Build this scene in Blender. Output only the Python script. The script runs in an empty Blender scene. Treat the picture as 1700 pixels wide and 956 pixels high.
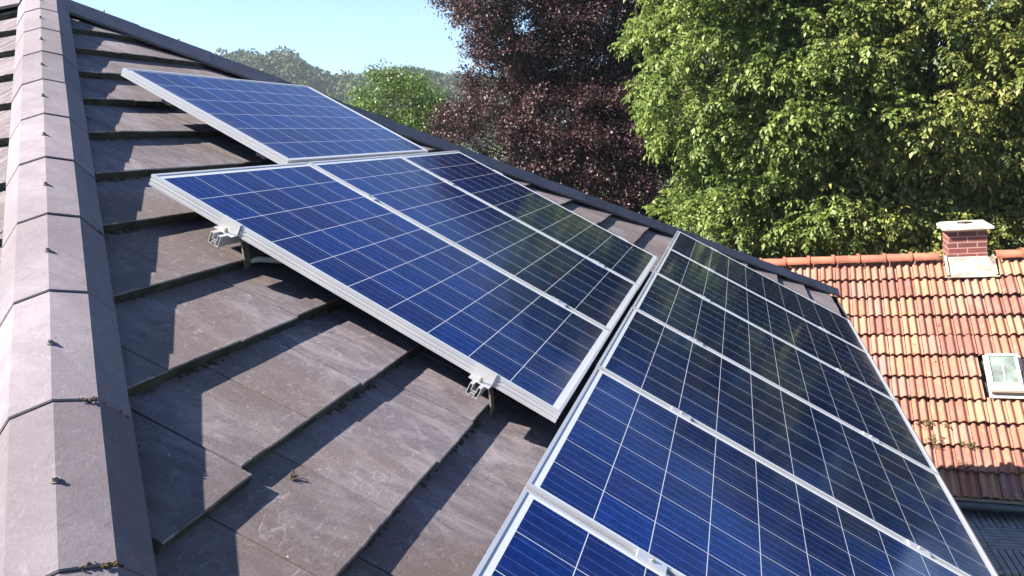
import bpy, bmesh, math, random
import numpy as np
from mathutils import Vector, Matrix, noise as mnoise
random.seed(7)
RNG = np.random.default_rng(7)
S = bpy.context.scene
COL = S.collection
PITCH = math.radians(32.0)
CP, SP = math.cos(PITCH), math.sin(PITCH)
Z0 = 8.0

# ------------------------------------------------------------------ camera
cd = bpy.data.cameras.new('camera'); cam = bpy.data.objects.new('camera', cd); COL.objects.link(cam)
cd.sensor_width = 36.0; cd.lens = 36.0 * 1226.487 / 1700.0
cd.clip_start = 0.05; cd.clip_end = 6000
_r = (0.28662163, -0.95275025, -0.10057341); _d = (-0.20213535, 0.04247524, -0.97843608); _f = (0.93647709, 0.30077038, -0.18041019)
CAM = Vector((-2.1460477, -1.9701022, 7.9506076))
m = Matrix.Identity(4)
for i in range(3):
    m[i][0] = _r[i]; m[i][1] = -_d[i]; m[i][2] = -_f[i]; m[i][3] = CAM[i]
cam.matrix_world = m
S.camera = cam

# ------------------------------------------------------------------ sun and sky
SUN = Vector((0.95, -(3.2 * CP - SP), -(3.2 * SP + CP))).normalized()       # direction the light travels
world = bpy.data.worlds.new('World'); S.world = world; world.use_nodes = True
wn = world.node_tree; bg = wn.nodes['Background']
sky = wn.nodes.new('ShaderNodeTexSky'); sky.sky_type = 'NISHITA'; sky.sun_disc = False
sky.sun_elevation = math.asin(-SUN.z); sky.sun_rotation = math.atan2(-SUN.x, -SUN.y)
sky.altitude = 150; sky.air_density = 1.0; sky.dust_density = 0.5; sky.ozone_density = 6.0
wn.links.new(sky.outputs[0], bg.inputs[0]); bg.inputs[1].default_value = 0.05
sl = bpy.data.lights.new('sun', 'SUN'); sl.energy = 5.0; sl.angle = math.radians(0.5); sl.color = (1.0, 0.885, 0.73)
so = bpy.data.objects.new('sun', sl); COL.objects.link(so); so.location = (0, 0, 60)
so.rotation_euler = SUN.to_track_quat('-Z', 'Y').to_euler()
S.view_settings.view_transform = 'Standard'; S.view_settings.look = 'None'
S.view_settings.exposure = 2.35; S.view_settings.gamma = 1.0

# ------------------------------------------------------------------ helpers
WM = {}
def tag(o, label=None, cat=None, group=None, kind=None):
    if label: o['label'] = label
    if cat: o['category'] = cat
    if group: o['group'] = group
    if kind: o['kind'] = kind
    return o
def put(o, M, parent):
    WM[o] = M.copy()
    if parent is not None:
        o.parent = parent; o.matrix_basis = WM[parent].inverted() @ M
    else:
        o.matrix_basis = M
def empty(name, M, label, cat, group=None):
    o = bpy.data.objects.new(name, None); o.empty_display_size = 0.2; COL.objects.link(o)
    put(o, M, None); return tag(o, label, cat, group)
def obj(name, bm, mats, parent=None, M=None, smooth=False, label=None, kind=None):
    me = bpy.data.meshes.new(name)
    bm.normal_update(); bm.to_mesh(me); bm.free()
    for q in (mats if isinstance(mats, (list, tuple)) else [mats]): me.materials.append(q)
    if smooth:
        for p in me.polygons: p.use_smooth = True
    return link(name, me, parent, M, label, kind)
def link(name, me, parent=None, M=None, label=None, kind=None):
    o = bpy.data.objects.new(name, me); COL.objects.link(o)
    if M is None: M = WM[parent] if parent is not None else Matrix.Identity(4)
    put(o, M, parent)
    if label: o['label'] = label
    if kind: o['kind'] = kind
    return o
def copy_tree(o, M, parent=None):
    c = o.copy(); COL.objects.link(c)
    old = WM[o]
    put(c, M, parent)
    for ch in list(o.children):
        if ch in WM: copy_tree(ch, M @ old.inverted() @ WM[ch], c)
    return c
def box(bm, x0, x1, y0, y1, z0, z1, T=None, mi=0):
    vs = [bm.verts.new(Vector(p)) for p in ((x0,y0,z0),(x1,y0,z0),(x1,y1,z0),(x0,y1,z0),(x0,y0,z1),(x1,y0,z1),(x1,y1,z1),(x0,y1,z1))]
    if T is not None:
        for v in vs: v.co = T @ v.co
    out = []
    for f in ((3,2,1,0),(4,5,6,7),(0,1,5,4),(1,2,6,5),(2,3,7,6),(3,0,4,7)):
        fc = bm.faces.new([vs[i] for i in f]); fc.material_index = mi; out.append(fc)
    return vs
def bevel_all(bm, w, seg=2):
    bmesh.ops.bevel(bm, geom=list(bm.edges), offset=w, segments=seg, affect='EDGES', profile=0.6, clamp_overlap=True)
def prism(bm, poly, axis_pts, closed=True, T=None, mi=0):
    """poly: 2-D points (u, v); axis_pts: function (u, v, k) -> 3-D for k = 0, 1; a capped prism"""
    rings = []
    for k in (0, 1):
        rings.append([bm.verts.new((T @ Vector(axis_pts(u, v, k))) if T is not None else Vector(axis_pts(u, v, k))) for u, v in poly])
    n = len(poly)
    for i in range(n):
        j = (i + 1) % n
        f = bm.faces.new((rings[0][i], rings[0][j], rings[1][j], rings[1][i])); f.material_index = mi
    bm.faces.new(rings[0][::-1]).material_index = mi; bm.faces.new(rings[1]).material_index = mi
def tube(bm, pts, rad, seg=8, cap=True):
    pts = [Vector(p) for p in pts]; n = len(pts)
    if not isinstance(rad, (list, tuple)): rad = [rad] * n
    rings = []; up = Vector((0.13, 0.21, 1))
    for i, p in enumerate(pts):
        t = (pts[min(i + 1, n - 1)] - pts[max(i - 1, 0)]).normalized()
        a = t.cross(up)
        if a.length < 1e-3: a = t.cross(Vector((1, 0, 0)))
        a.normalize(); b = t.cross(a)
        rings.append([bm.verts.new(p + (a * math.cos(6.2832 * k / seg) + b * math.sin(6.2832 * k / seg)) * rad[i]) for k in range(seg)])
    for i in range(n - 1):
        for k in range(seg):
            bm.faces.new((rings[i][k], rings[i][(k + 1) % seg], rings[i + 1][(k + 1) % seg], rings[i + 1][k]))
    if cap:
        bm.faces.new(rings[0][::-1]); bm.faces.new(rings[-1])
def cyl(bm, c, axis, r, h, seg=12, r2=None):
    c = Vector(c); a = Vector(axis).normalized()
    tube(bm, [c, c + a * h], [r, r if r2 is None else r2], seg)
def blob(bm, c, r, seed, sq=0.6, sub=1):
    g = bmesh.ops.create_icosphere(bm, subdivisions=sub, radius=1.0)
    for v in g['verts']:
        k = 1 + 0.45 * mnoise.noise(v.co * 1.7 + Vector((seed * 3.1, seed, -seed)))
        v.co = Vector((v.co.x * r * k, v.co.y * r * k, v.co.z * r * sq * k)) + Vector(c)

# ------------------------------------------------------------------ materials
def mat(name):
    mt = bpy.data.materials.new(name); mt.use_nodes = True
    return mt, mt.node_tree.nodes, mt.node_tree.links, mt.node_tree.nodes['Principled BSDF']
def simple(name, col, rough=0.6, metal=0.0, spec=0.5, nscale=0, namp=0.15, bump=0.0, bscale=60):
    mt, N, L, B = mat(name)
    B.inputs['Base Color'].default_value = (*col, 1); B.inputs['Roughness'].default_value = rough
    B.inputs['Metallic'].default_value = metal; B.inputs['Specular IOR Level'].default_value = spec
    tc = N.new('ShaderNodeTexCoord')
    if nscale:
        nz = N.new('ShaderNodeTexNoise'); nz.inputs['Scale'].default_value = nscale; nz.inputs['Detail'].default_value = 6
        L.new(tc.outputs['Object'], nz.inputs['Vector'])
        mr = N.new('ShaderNodeMapRange'); mr.inputs[1].default_value = 0.3; mr.inputs[2].default_value = 0.7
        mr.inputs[3].default_value = 1 - namp; mr.inputs[4].default_value = 1 + namp
        L.new(nz.outputs['Fac'], mr.inputs[0])
        mx = N.new('ShaderNodeVectorMath'); mx.operation = 'SCALE'; mx.inputs[0].default_value = col
        L.new(mr.outputs[0], mx.inputs['Scale']); L.new(mx.outputs[0], B.inputs['Base Color'])
    if bump:
        nb = N.new('ShaderNodeTexNoise'); nb.inputs['Scale'].default_value = bscale; nb.inputs['Detail'].default_value = 5
        L.new(tc.outputs['Object'], nb.inputs['Vector'])
        bp = N.new('ShaderNodeBump'); bp.inputs['Strength'].default_value = bump; bp.inputs['Distance'].default_value = 0.01
        L.new(nb.outputs['Fac'], bp.inputs['Height']); L.new(bp.outputs[0], B.inputs['Normal'])
    return mt
def ramp(N, stops, interp='LINEAR'):
    r = N.new('ShaderNodeValToRGB'); cr = r.color_ramp; cr.interpolation = interp
    while len(cr.elements) < len(stops): cr.elements.new(0.5)
    for e, (p, c) in zip(cr.elements, stops): e.position = p; e.color = (*c, 1)
    return r
def mixc(N, L, fac, a, b, mode='MIX'):
    x = N.new('ShaderNodeMix'); x.data_type = 'RGBA'; x.blend_type = mode
    for s, v in ((0, fac), (6, a), (7, b)):
        if isinstance(v, bpy.types.NodeSocket): L.new(v, x.inputs[s])
        elif s == 0: x.inputs[0].default_value = v
        else: x.inputs[s].default_value = (*v, 1)
    return x.outputs[2]
def mth(N, L, op, a, b=None, c=None):
    x = N.new('ShaderNodeMath'); x.operation = op
    for i, v in enumerate((a, b, c)):
        if v is None: continue
        if isinstance(v, bpy.types.NodeSocket): L.new(v, x.inputs[i])
        else: x.inputs[i].default_value = v
    return x.outputs[0]
def nz(N, L, vec, scale, detail=5, rough=0.55, dist=0.0):
    n = N.new('ShaderNodeTexNoise'); n.inputs['Scale'].default_value = scale; n.inputs['Detail'].default_value = detail
    n.inputs['Roughness'].default_value = rough; n.inputs['Distortion'].default_value = dist
    L.new(vec, n.inputs['Vector']); return n.outputs['Fac']
def mapping(N, L, vec, scale=(1, 1, 1), rot=(0, 0, 0)):
    mp = N.new('ShaderNodeMapping'); mp.inputs['Scale'].default_value = scale; mp.inputs['Rotation'].default_value = rot
    L.new(vec, mp.inputs['Vector']); return mp.outputs[0]
def rng_(N, L, v, a, b, c, d):
    r = N.new('ShaderNodeMapRange'); L.new(v, r.inputs[0])
    for i, q in enumerate((a, b, c, d)): r.inputs[1 + i].default_value = q
    return r.outputs[0]

def concrete_tile(name, base, pale, brown, stain=1.0, grain=0.24):
    mt, N, L, B = mat(name)
    tc = N.new('ShaderNodeTexCoord'); gi = N.new('ShaderNodeNewGeometry')
    isl = gi.outputs['Random Per Island']
    off = N.new('ShaderNodeCombineXYZ'); L.new(mth(N, L, 'MULTIPLY', isl, 37.0), off.inputs[0]); L.new(mth(N, L, 'MULTIPLY', isl, 91.0), off.inputs[1])
    va = N.new('ShaderNodeVectorMath'); va.operation = 'ADD'; L.new(tc.outputs['Object'], va.inputs[0]); L.new(off.outputs[0], va.inputs[1])
    v = va.outputs[0]
    big = nz(N, L, tc.outputs['Object'], 1.3, 4)
    st = nz(N, L, mapping(N, L, v, (11, 4.0, 6), (0, 0, 0.5)), 1.0, 7, 0.66, 1.3)
    st2 = nz(N, L, mapping(N, L, v, (26, 6, 10), (0, 0, 0.25)), 1.0, 6, 0.7, 0.6)
    fine = nz(N, L, tc.outputs['Object'], 170, 4, 0.75); scuff = nz(N, L, mapping(N, L, v, (9, 14, 9), (0, 0, 0.9)), 1.6, 8, 0.75, 2.2)
    c = mixc(N, L, rng_(N, L, st, 0.42, 0.68, 0, 0.75 * stain), base, pale)
    c = mixc(N, L, rng_(N, L, st2, 0.5, 0.72, 0, 0.55 * stain), c, brown)
    c = mixc(N, L, rng_(N, L, big, 0.42, 0.58, 0, 0.65 * stain), c, brown)
    c = mixc(N, L, rng_(N, L, scuff, 0.55, 0.66, 0, 0.6 * stain), c, pale)
    c = mixc(N, L, rng_(N, L, scuff, 0.42, 0.33, 0, 0.5 * stain), c, (0.055, 0.046, 0.050))
    val = mth(N, L, 'MULTIPLY', rng_(N, L, isl, 0, 1, 0.84, 1.15), rng_(N, L, fine, 0.3, 0.7, 1 - grain, 1 + grain))
    sc = N.new('ShaderNodeVectorMath'); sc.operation = 'SCALE'; L.new(c, sc.inputs[0]); L.new(val, sc.inputs['Scale'])
    # small pale lichen dots and dark dots
    vo = N.new('ShaderNodeTexVoronoi'); vo.inputs['Scale'].default_value = 17; L.new(tc.outputs['Object'], vo.inputs['Vector'])
    pick = N.new('ShaderNodeSeparateColor'); L.new(vo.outputs['Color'], pick.inputs[0])
    dot = mth(N, L, 'MULTIPLY', mth(N, L, 'LESS_THAN', vo.outputs['Distance'], 0.034), mth(N, L, 'GREATER_THAN', pick.outputs[0], 0.6))
    c2 = mixc(N, L, mth(N, L, 'MULTIPLY', dot, 0.8), sc.outputs[0], (0.5, 0.5, 0.47))
    vo2 = N.new('ShaderNodeTexVoronoi'); vo2.inputs['Scale'].default_value = 9; L.new(va.outputs[0], vo2.inputs['Vector'])
    p2 = N.new('ShaderNodeSeparateColor'); L.new(vo2.outputs['Color'], p2.inputs[0])
    d2 = mth(N, L, 'MULTIPLY', mth(N, L, 'LESS_THAN', vo2.outputs['Distance'], 0.05), mth(N, L, 'GREATER_THAN', p2.outputs[1], 0.85))
    c2 = mixc(N, L, mth(N, L, 'MULTIPLY', d2, 0.7), c2, (0.04, 0.035, 0.03))
    L.new(c2, B.inputs['Base Color'])
    B.inputs['Roughness'].default_value = 0.9; B.inputs['Specular IOR Level'].default_value = 0.12
    bp = N.new('ShaderNodeBump'); bp.inputs['Strength'].default_value = 0.35; bp.inputs['Distance'].default_value = 0.003
    L.new(mth(N, L, 'ADD', fine, mth(N, L, 'MULTIPLY', st, 1.5)), bp.inputs['Height']); L.new(bp.outputs[0], B.inputs['Normal'])
    return mt
M_TILE = concrete_tile('concrete_tile', (0.084, 0.077, 0.098), (0.172, 0.160, 0.180), (0.080, 0.066, 0.068), 1.15)
M_CAP = concrete_tile('concrete_cap', (0.122, 0.113, 0.140), (0.176, 0.163, 0.190), (0.098, 0.088, 0.106), 0.8, 0.12)
M_WORN_LIT = concrete_tile('worn_lit_tile_edge', (0.11, 0.10, 0.12), (0.36, 0.34, 0.33), (0.08, 0.07, 0.07))  # pale chipped wear, with the lit edge highlight painted into the same colour
M_NOSE = simple('mossy_edge_and_gap_shade', (0.024, 0.023, 0.018), 0.95, nscale=14, namp=0.7, bump=0.8, bscale=90)

def cells_material():
    mt, N, L, B = mat('solar_cells')
    tc = N.new('ShaderNodeTexCoord'); sp = N.new('ShaderNodeSeparateXYZ'); L.new(tc.outputs['Object'], sp.inputs[0])
    C = 0.1585
    u = mth(N, L, 'DIVIDE', mth(N, L, 'SUBTRACT', sp.outputs[0], (0.991 - 6 * C) / 2), C)
    v = mth(N, L, 'DIVIDE', mth(N, L, 'SUBTRACT', sp.outputs[1], (1.65 - 10 * C) / 2), C)
    fu = mth(N, L, 'FRACT', u); fv = mth(N, L, 'FRACT', v)
    g = 0.0011 / C
    def edge(fr, w):      # 1 inside the cell, 0 on the white gap
        d = mth(N, L, 'MINIMUM', fr, mth(N, L, 'SUBTRACT', 1.0, fr))
        return mth(N, L, 'GREATER_THAN', d, w)
    ins = mth(N, L, 'MULTIPLY', edge(fu, g), edge(fv, g))
    for q, n in ((u, 6), (v, 10)):
        ins = mth(N, L, 'MULTIPLY', ins, mth(N, L, 'MULTIPLY', mth(N, L, 'GREATER_THAN', q, 0.0), mth(N, L, 'LESS_THAN', q, float(n))))
    fb = mth(N, L, 'FRACT', mth(N, L, 'MULTIPLY', u, 4.0))
    bus = mth(N, L, 'LESS_THAN', mth(N, L, 'ABSOLUTE', mth(N, L, 'SUBTRACT', fb, 0.5)), 0.00062 / C * 4)
    oi = N.new('ShaderNodeObjectInfo')
    cid = N.new('ShaderNodeCombineXYZ')
    L.new(mth(N, L, 'FLOOR', u), cid.inputs[0]); L.new(mth(N, L, 'FLOOR', v), cid.inputs[1]); L.new(mth(N, L, 'MULTIPLY', oi.outputs['Random'], 50.0), cid.inputs[2])
    wnz = N.new('ShaderNodeTexWhiteNoise'); L.new(cid.outputs[0], wnz.inputs['Vector'])
    cv = ramp(N, [(0.0, (0.006, 0.029, 0.150)), (0.45, (0.003, 0.038, 0.182)), (0.8, (0.002, 0.047, 0.230)), (1.0, (0.014, 0.028, 0.145))])
    L.new(wnz.outputs['Value'], cv.inputs[0])
    vo = N.new('ShaderNodeTexVoronoi'); vo.inputs['Scale'].default_value = 75; L.new(tc.outputs['Object'], vo.inputs['Vector'])
    gs = N.new('ShaderNodeSeparateColor'); L.new(vo.outputs['Color'], gs.inputs[0])
    sc = N.new('ShaderNodeVectorMath'); sc.operation = 'SCALE'; L.new(cv.outputs[0], sc.inputs[0]); L.new(rng_(N, L, gs.outputs[0], 0, 1, 0.75, 1.28), sc.inputs['Scale'])
    c = mixc(N, L, mth(N, L, 'MULTIPLY', bus, 0.34), sc.outputs[0], (0.30, 0.36, 0.55))
    c = mixc(N, L, ins, (0.34, 0.37, 0.42), c)
    # silicon mirrors the sky in blue under anti-reflective cover glass; lines and backsheet are matt
    met = mth(N, L, 'MULTIPLY', ins, mth(N, L, 'SUBTRACT', 1.0, mth(N, L, 'MULTIPLY', bus, 0.4)))
    dust = nz(N, L, tc.outputs['Object'], 5, 5); smear = nz(N, L, mapping(N, L, tc.outputs['Object'], (14, 3, 1)), 1.0, 6, 0.7, 0.8)
    low = rng_(N, L, sp.outputs[1], 0.11, 0.012, 0.0, 0.16)
    df = N.new('ShaderNodeBsdfDiffuse'); L.new(c, df.inputs[0])
    gl = N.new('ShaderNodeBsdfGlossy'); L.new(c, gl.inputs[0]); gl.inputs['Roughness'].default_value = 0.24
    m1 = N.new('ShaderNodeMixShader'); L.new(mth(N, L, 'MULTIPLY', met, 0.95), m1.inputs[0]); L.new(df.outputs[0], m1.inputs[1]); L.new(gl.outputs[0], m1.inputs[2])
    dd = N.new('ShaderNodeBsdfDiffuse'); dd.inputs[0].default_value = (0.26, 0.24, 0.22, 1)
    m2 = N.new('ShaderNodeMixShader'); L.new(mth(N, L, 'ADD', mth(N, L, 'MULTIPLY', low, rng_(N, L, dust, 0.35, 0.65, 0.2, 1.0)), rng_(N, L, smear, 0.5, 0.75, 0.004, 0.030)), m2.inputs[0])
    L.new(m1.outputs[0], m2.inputs[1]); L.new(dd.outputs[0], m2.inputs[2])
    fr = N.new('ShaderNodeFresnel'); fr.inputs[0].default_value = 1.20
    gw = N.new('ShaderNodeBsdfGlossy'); gw.inputs[0].default_value = (1, 1, 1, 1); L.new(rng_(N, L, dust, 0.3, 0.7, 0.075, 0.1), gw.inputs['Roughness'])
    m3 = N.new('ShaderNodeMixShader'); L.new(fr.outputs[0], m3.inputs[0]); L.new(m2.outputs[0], m3.inputs[1]); L.new(gw.outputs[0], m3.inputs[2])
    L.new(m3.outputs[0], N['Material Output'].inputs[0]); N.remove(B)
    return mt
M_CELL = cells_material()
M_ALU = simple('anodised_aluminium', (0.47, 0.49, 0.54), 0.38, 0.6, 0.5, nscale=5, namp=0.05)
M_ALU2 = simple('mill_aluminium', (0.46, 0.47, 0.50), 0.38, 0.45, 0.5, nscale=9, namp=0.12)
M_STEEL = simple('galvanised_hook', (0.27, 0.265, 0.25), 0.5, 0.6, 0.5, nscale=30, namp=0.2)
M_DARK = simple('black_plastic', (0.02, 0.02, 0.022), 0.5)
M_CABLE = simple('grey_conduit', (0.45, 0.46, 0.46), 0.45)
M_BACK = simple('white_backsheet', (0.7, 0.7, 0.7), 0.6)
M_GUTTER = simple('slate_gutter', (0.055, 0.06, 0.075), 0.4, 0.2, nscale=4, namp=0.2)
M_MOSS = simple('dry_moss', (0.055, 0.036, 0.014), 0.95, nscale=60, namp=0.6, bump=0.8, bscale=300)
M_MOSSG = simple('green_moss', (0.050, 0.045, 0.016), 0.95, nscale=30, namp=0.6, bump=0.8, bscale=200)
M_WALL = simple('house_render', (0.62, 0.58, 0.52), 0.9, nscale=3, namp=0.08, bump=0.2)
M_WOOD = simple('soffit_wood', (0.12, 0.075, 0.045), 0.7, nscale=8, namp=0.3)
M_WHITE = simple('white_painted_metal', (0.40, 0.39, 0.38), 0.45, nscale=6, namp=0.05)

# ------------------------------------------------------------------ ground and hills (setting)
def grid_mesh(name, V, F, mats):
    me = bpy.data.meshes.new(name); me.from_pydata(V, [], F)
    for q in mats: me.materials.append(q)
    return me
M_GRASS = simple('grass_ground', (0.055, 0.085, 0.025), 0.95, nscale=0.4, namp=0.35)
bm = bmesh.new(); R_ = 400
vs = [bm.verts.new((math.cos(t) * R_ * 0.7 + 230, math.sin(t) * R_, 0)) for t in np.linspace(0, 2 * math.pi, 64, endpoint=False)]
bm.faces.new(vs)
tag(obj('ground', bm, M_GRASS), kind='structure')
AZ = [-60, 0, 12, 19.7, 21.9, 23.2, 25.4, 27.2, 28.75, 29.6, 30.6, 31.7, 32.5, 34.1, 35.25, 36.3, 37.1, 38.4, 41, 45, 50, 70, 110]
HH = [20, 32, 33, 33.3, 36.4, 39.8, 41, 39.4, 38.5, 38.1, 43, 49.2, 51, 52, 53.4, 52.4, 50.8, 52, 52, 50, 44, 40, 30]
def hill_h(az, r):
    h = np.interp(az, AZ, HH)
    t = np.clip((r - 110.0) / 273.0, 0, 1); t = t * t * (3 - 2 * t)
    fall = np.clip((r - 400.0) / 500.0, 0, 1)
    return h * t * (1 - 0.8 * fall)
V = []; F = []
na, nr = 70, 26
for i in range(na):
    az = -60 + 170 * i / (na - 1)
    for j in range(nr):
        r = 100 + 900 * (j / (nr - 1)) ** 1.3
        a = math.radians(az)
        z = float(hill_h(az, r)) + (2.5 * mnoise.noise(Vector((az * 0.25, r * 0.02, 0))) if 130 < r < 980 else 0) - (0.6 if j in (0, nr - 1) else 0)
        V.append((CAM.x + r * math.cos(a), CAM.y + r * math.sin(a), z))
for i in range(na - 1):
    for j in range(nr - 1):
        k = i * nr + j; F.append((k, k + nr, k + nr + 1, k + 1))
me = grid_mesh('hill', V, F, [simple('hill_soil', (0.045, 0.065, 0.02), 0.95, nscale=0.05, namp=0.3)])
tag(link('hill', me), kind='structure')

# ------------------------------------------------------------------ foliage
def nrm(a): return a / np.maximum(np.linalg.norm(a, axis=-1, keepdims=True), 1e-9)
def leaf_object(name, P, D, Nn, Ln, Wd, material, parent=None, fold=0.18, kind=None):
    D = nrm(D); s = nrm(np.cross(D, Nn)); n = nrm(np.cross(s, D))
    k = len(P); V = np.empty((k, 4, 3), np.float32)
    V[:, 0] = P; V[:, 2] = P + D * Ln[:, None] - n * (Ln * 0.12)[:, None]
    mid = P + D * (Ln * 0.46)[:, None]
    V[:, 1] = mid + s * (Wd * 0.5)[:, None] + n * (Wd * fold)[:, None]
    V[:, 3] = mid - s * (Wd * 0.5)[:, None] + n * (Wd * fold)[:, None]
    me = bpy.data.meshes.new(name)
    me.vertices.add(k * 4); me.vertices.foreach_set('co', V.reshape(-1))
    me.loops.add(k * 4); me.loops.foreach_set('vertex_index', np.arange(k * 4, dtype=np.int32))
    me.polygons.add(k); me.polygons.foreach_set('loop_start', np.arange(0, k * 4, 4, dtype=np.int32))
    me.update(calc_edges=True); me.materials.append(material)
    return link(name, me, parent, None if parent is None else Matrix.Identity(4), kind=kind)
def leaf_material(name, stops, trans, rough=0.45, spec=0.4, tcol=None):
    mt, N, L, B = mat(name)
    gi = N.new('ShaderNodeNewGeometry'); tc = N.new('ShaderNodeTexCoord')
    r = ramp(N, stops); 
    big = nz(N, L, tc.outputs['Object'], 0.7, 3)
    L.new(mth(N, L, 'ADD', mth(N, L, 'MULTIPLY', gi.outputs['Random Per Island'], 0.62), mth(N, L, 'MULTIPLY', big, 0.38)), r.inputs[0])
    L.new(r.outputs[0], B.inputs['Base Color']); B.inputs['Roughness'].default_value = rough; B.inputs['Specular IOR Level'].default_value = spec
    tr = N.new('ShaderNodeBsdfTranslucent')
    if tcol is None: L.new(r.outputs[0], tr.inputs[0])
    else: L.new(mixc(N, L, 1.0, r.outputs[0], tcol, 'MULTIPLY'), tr.inputs[0])
    mx = N.new('ShaderNodeMixShader'); mx.inputs[0].default_value = trans
    L.new(B.outputs[0], mx.inputs[1]); L.new(tr.outputs[0], mx.inputs[2]); L.new(mx.outputs[0], N['Material Output'].inputs[0])
    return mt
M_WALNUT = leaf_material('walnut_leaves', [(0.0, (0.052, 0.098, 0.022)), (0.45, (0.108, 0.165, 0.038)), (0.8, (0.175, 0.220, 0.058)), (1.0, (0.260, 0.225, 0.060))], 0.36, 0.5, 0.3)
M_WALNUT2 = leaf_material('walnut_leaves_yellowing', [(0.0, (0.060, 0.096, 0.022)), (0.45, (0.128, 0.165, 0.042)), (0.8, (0.205, 0.215, 0.058)), (1.0, (0.310, 0.220, 0.060))], 0.36, 0.5, 0.3)
M_BEECH = leaf_material('copper_beech_leaves', [(0.0, (0.018, 0.010, 0.014)), (0.5, (0.040, 0.020, 0.025)), (0.85, (0.074, 0.035, 0.037)), (1.0, (0.110, 0.066, 0.058))], 0.20, 0.5, 0.26)
M_YOUNG = leaf_material('bright_green_leaves', [(0.0, (0.040, 0.080, 0.016)), (0.5, (0.080, 0.140, 0.024)), (1.0, (0.130, 0.185, 0.035))], 0.28, 0.45, 0.4)
M_FOREST = leaf_material('forest_leaves', [(0.0, (0.016, 0.031, 0.010)), (0.5, (0.028, 0.048, 0.014)), (1.0, (0.050, 0.066, 0.019))], 0.15, 0.7, 0.2)
M_BARK = simple('bark', (0.10, 0.085, 0.065), 0.9, nscale=6, namp=0.35, bump=0.6, bscale=25)

def sphere_dirs(n, rng): return nrm(rng.normal(size=(n, 3)))
def clumps_for(lobes, rng):
    """lobes: (centre, radii, number, clump radius) -> clump centres, outward dirs, radii"""
    C = []; O = []; R = []
    for c, rad, n, rc in lobes:
        d = sphere_dirs(n, rng)
        q = 0.45 + 0.55 * rng.random(n) ** 0.45
        wob = np.array([1 + 0.22 * mnoise.noise(Vector(x) * 1.9 + Vector(c)) for x in d])
        C.append(np.array(c) + d * np.array(rad) * (q * wob)[:, None]); O.append(d)
        R.append(rc * (0.65 + 0.7 * rng.random(n)))
    return np.concatenate(C), np.concatenate(O), np.concatenate(R)
def build_walnut(name, lobes, trunk_base, limbs, seed, material, label, tips_per=13, leaf=0.115, group=None, cat='tree'):
    rng = np.random.default_rng(seed)
    C, O, R = clumps_for(lobes, rng)
    root = empty(name, Matrix.Translation(Vector((trunk_base[0], trunk_base[1], 0))), label, cat, group)
    k = len(C)
    n = tips_per * k
    ci = np.repeat(np.arange(k), tips_per)
    d = sphere_dirs(n, rng); d[:, 2] = np.abs(d[:, 2]) * 1.15 - 0.32; d = nrm(d + 0.45 * O[ci])
    T = C[ci] + d * (R[ci] * (0.55 + 0.45 * rng.random(n)))[:, None] * np.array([1, 1, 0.72])
    out = nrm(d + 0.5 * O[ci])
    # compound leaves: five drooping rachises per tip, seven leaflets on each
    nl = 5; ns = 7
    ti = np.repeat(np.arange(n), nl)
    rd = nrm(out[ti] * 0.75 + rng.normal(size=(n * nl, 3)) * 0.62 + np.array([0, 0, -0.05]))
    Lr = leaf * (2.2 + 1.2 * rng.random(n * nl))
    P = []; D = []; NN = []; LL = []; WW = []
    side0 = nrm(np.cross(rd, np.array([0.02, 0.03, 1.0])))
    upv = nrm(np.cross(side0, rd))
    for j in range(ns):
        t = [0.38, 0.38, 0.62, 0.62, 0.85, 0.85, 1.0][j]; sg = [1, -1, 1, -1, 1, -1, 0][j]
        p = T[ti] + rd * (Lr * t)[:, None] + np.array([0, 0, -1.0]) * (Lr * 0.30 * t * t)[:, None]
        tang = nrm(rd + np.array([0, 0, -0.84 * t]))
        dd = nrm(tang * (0.45 if sg else 1.0) + side0 * sg * 0.9 + np.array([0, 0, -0.34]) + rng.normal(size=p.shape) * 0.16)
        P.append(p); D.append(dd); NN.append(nrm(upv + rng.normal(size=p.shape) * 0.30))
        l = leaf * (0.55 + 0.75 * rng.random(len(p)) ** 1.2) * (1.15 if sg == 0 else 1.0)
        LL.append(l); WW.append(l * (0.46 + 0.1 * rng.random(len(p))))
    leaf_object('crown', np.concatenate(P), np.concatenate(D), np.concatenate(NN), np.concatenate(LL), np.concatenate(WW), material, root)
    trunk(root, trunk_base, limbs, C, rng)
    return root
def trunk(root, base, limbs, C, rng, thick=0.2, twig=0.5):
    bm = bmesh.new()
    nodes = []
    for pts, r0, r1 in limbs:
        pp = [Vector(p) for p in pts]; fine = []
        for i in range(len(pp) - 1):
            for s in range(5):
                q = pp[i].lerp(pp[i + 1], s / 5); w = 0.10 if i or s else 0
                fine.append(q + Vector((mnoise.noise(q * 0.9), mnoise.noise(q * 0.9 + Vector((9, 0, 0))), 0)) * w)
        fine.append(pp[-1]); n = len(fine)
        rr = [r0 + (r1 - r0) * i / (n - 1) for i in range(n)]
        tube(bm, fine, rr, 8); nodes += [(f, r) for f, r in zip(fine, rr)][3:]
    NP = np.array([list(f) for f, r in nodes])
    for c in C[rng.random(len(C)) < twig]:
        dd = np.linalg.norm(NP - c, axis=1) + (NP[:, 2] > c[2]) * 1.0
        i = int(np.argmin(dd)); a = Vector(NP[i]); b = Vector(c)
        mid = a.lerp(b, 0.5) + Vector((0, 0, -0.12 * (b - a).length)) + Vector(rng.normal(size=3) * 0.12)
        pts = [a, a.lerp(mid, 0.6), mid, mid.lerp(b, 0.6), b]
        r = min(nodes[i][1] * 0.6, 0.05)
        tube(bm, pts, [r, r * 0.8, r * 0.6, r * 0.4, r * 0.2], 5)
    obj('trunk', bm, M_BARK, root, Matrix.Identity(4), smooth=True)
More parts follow.
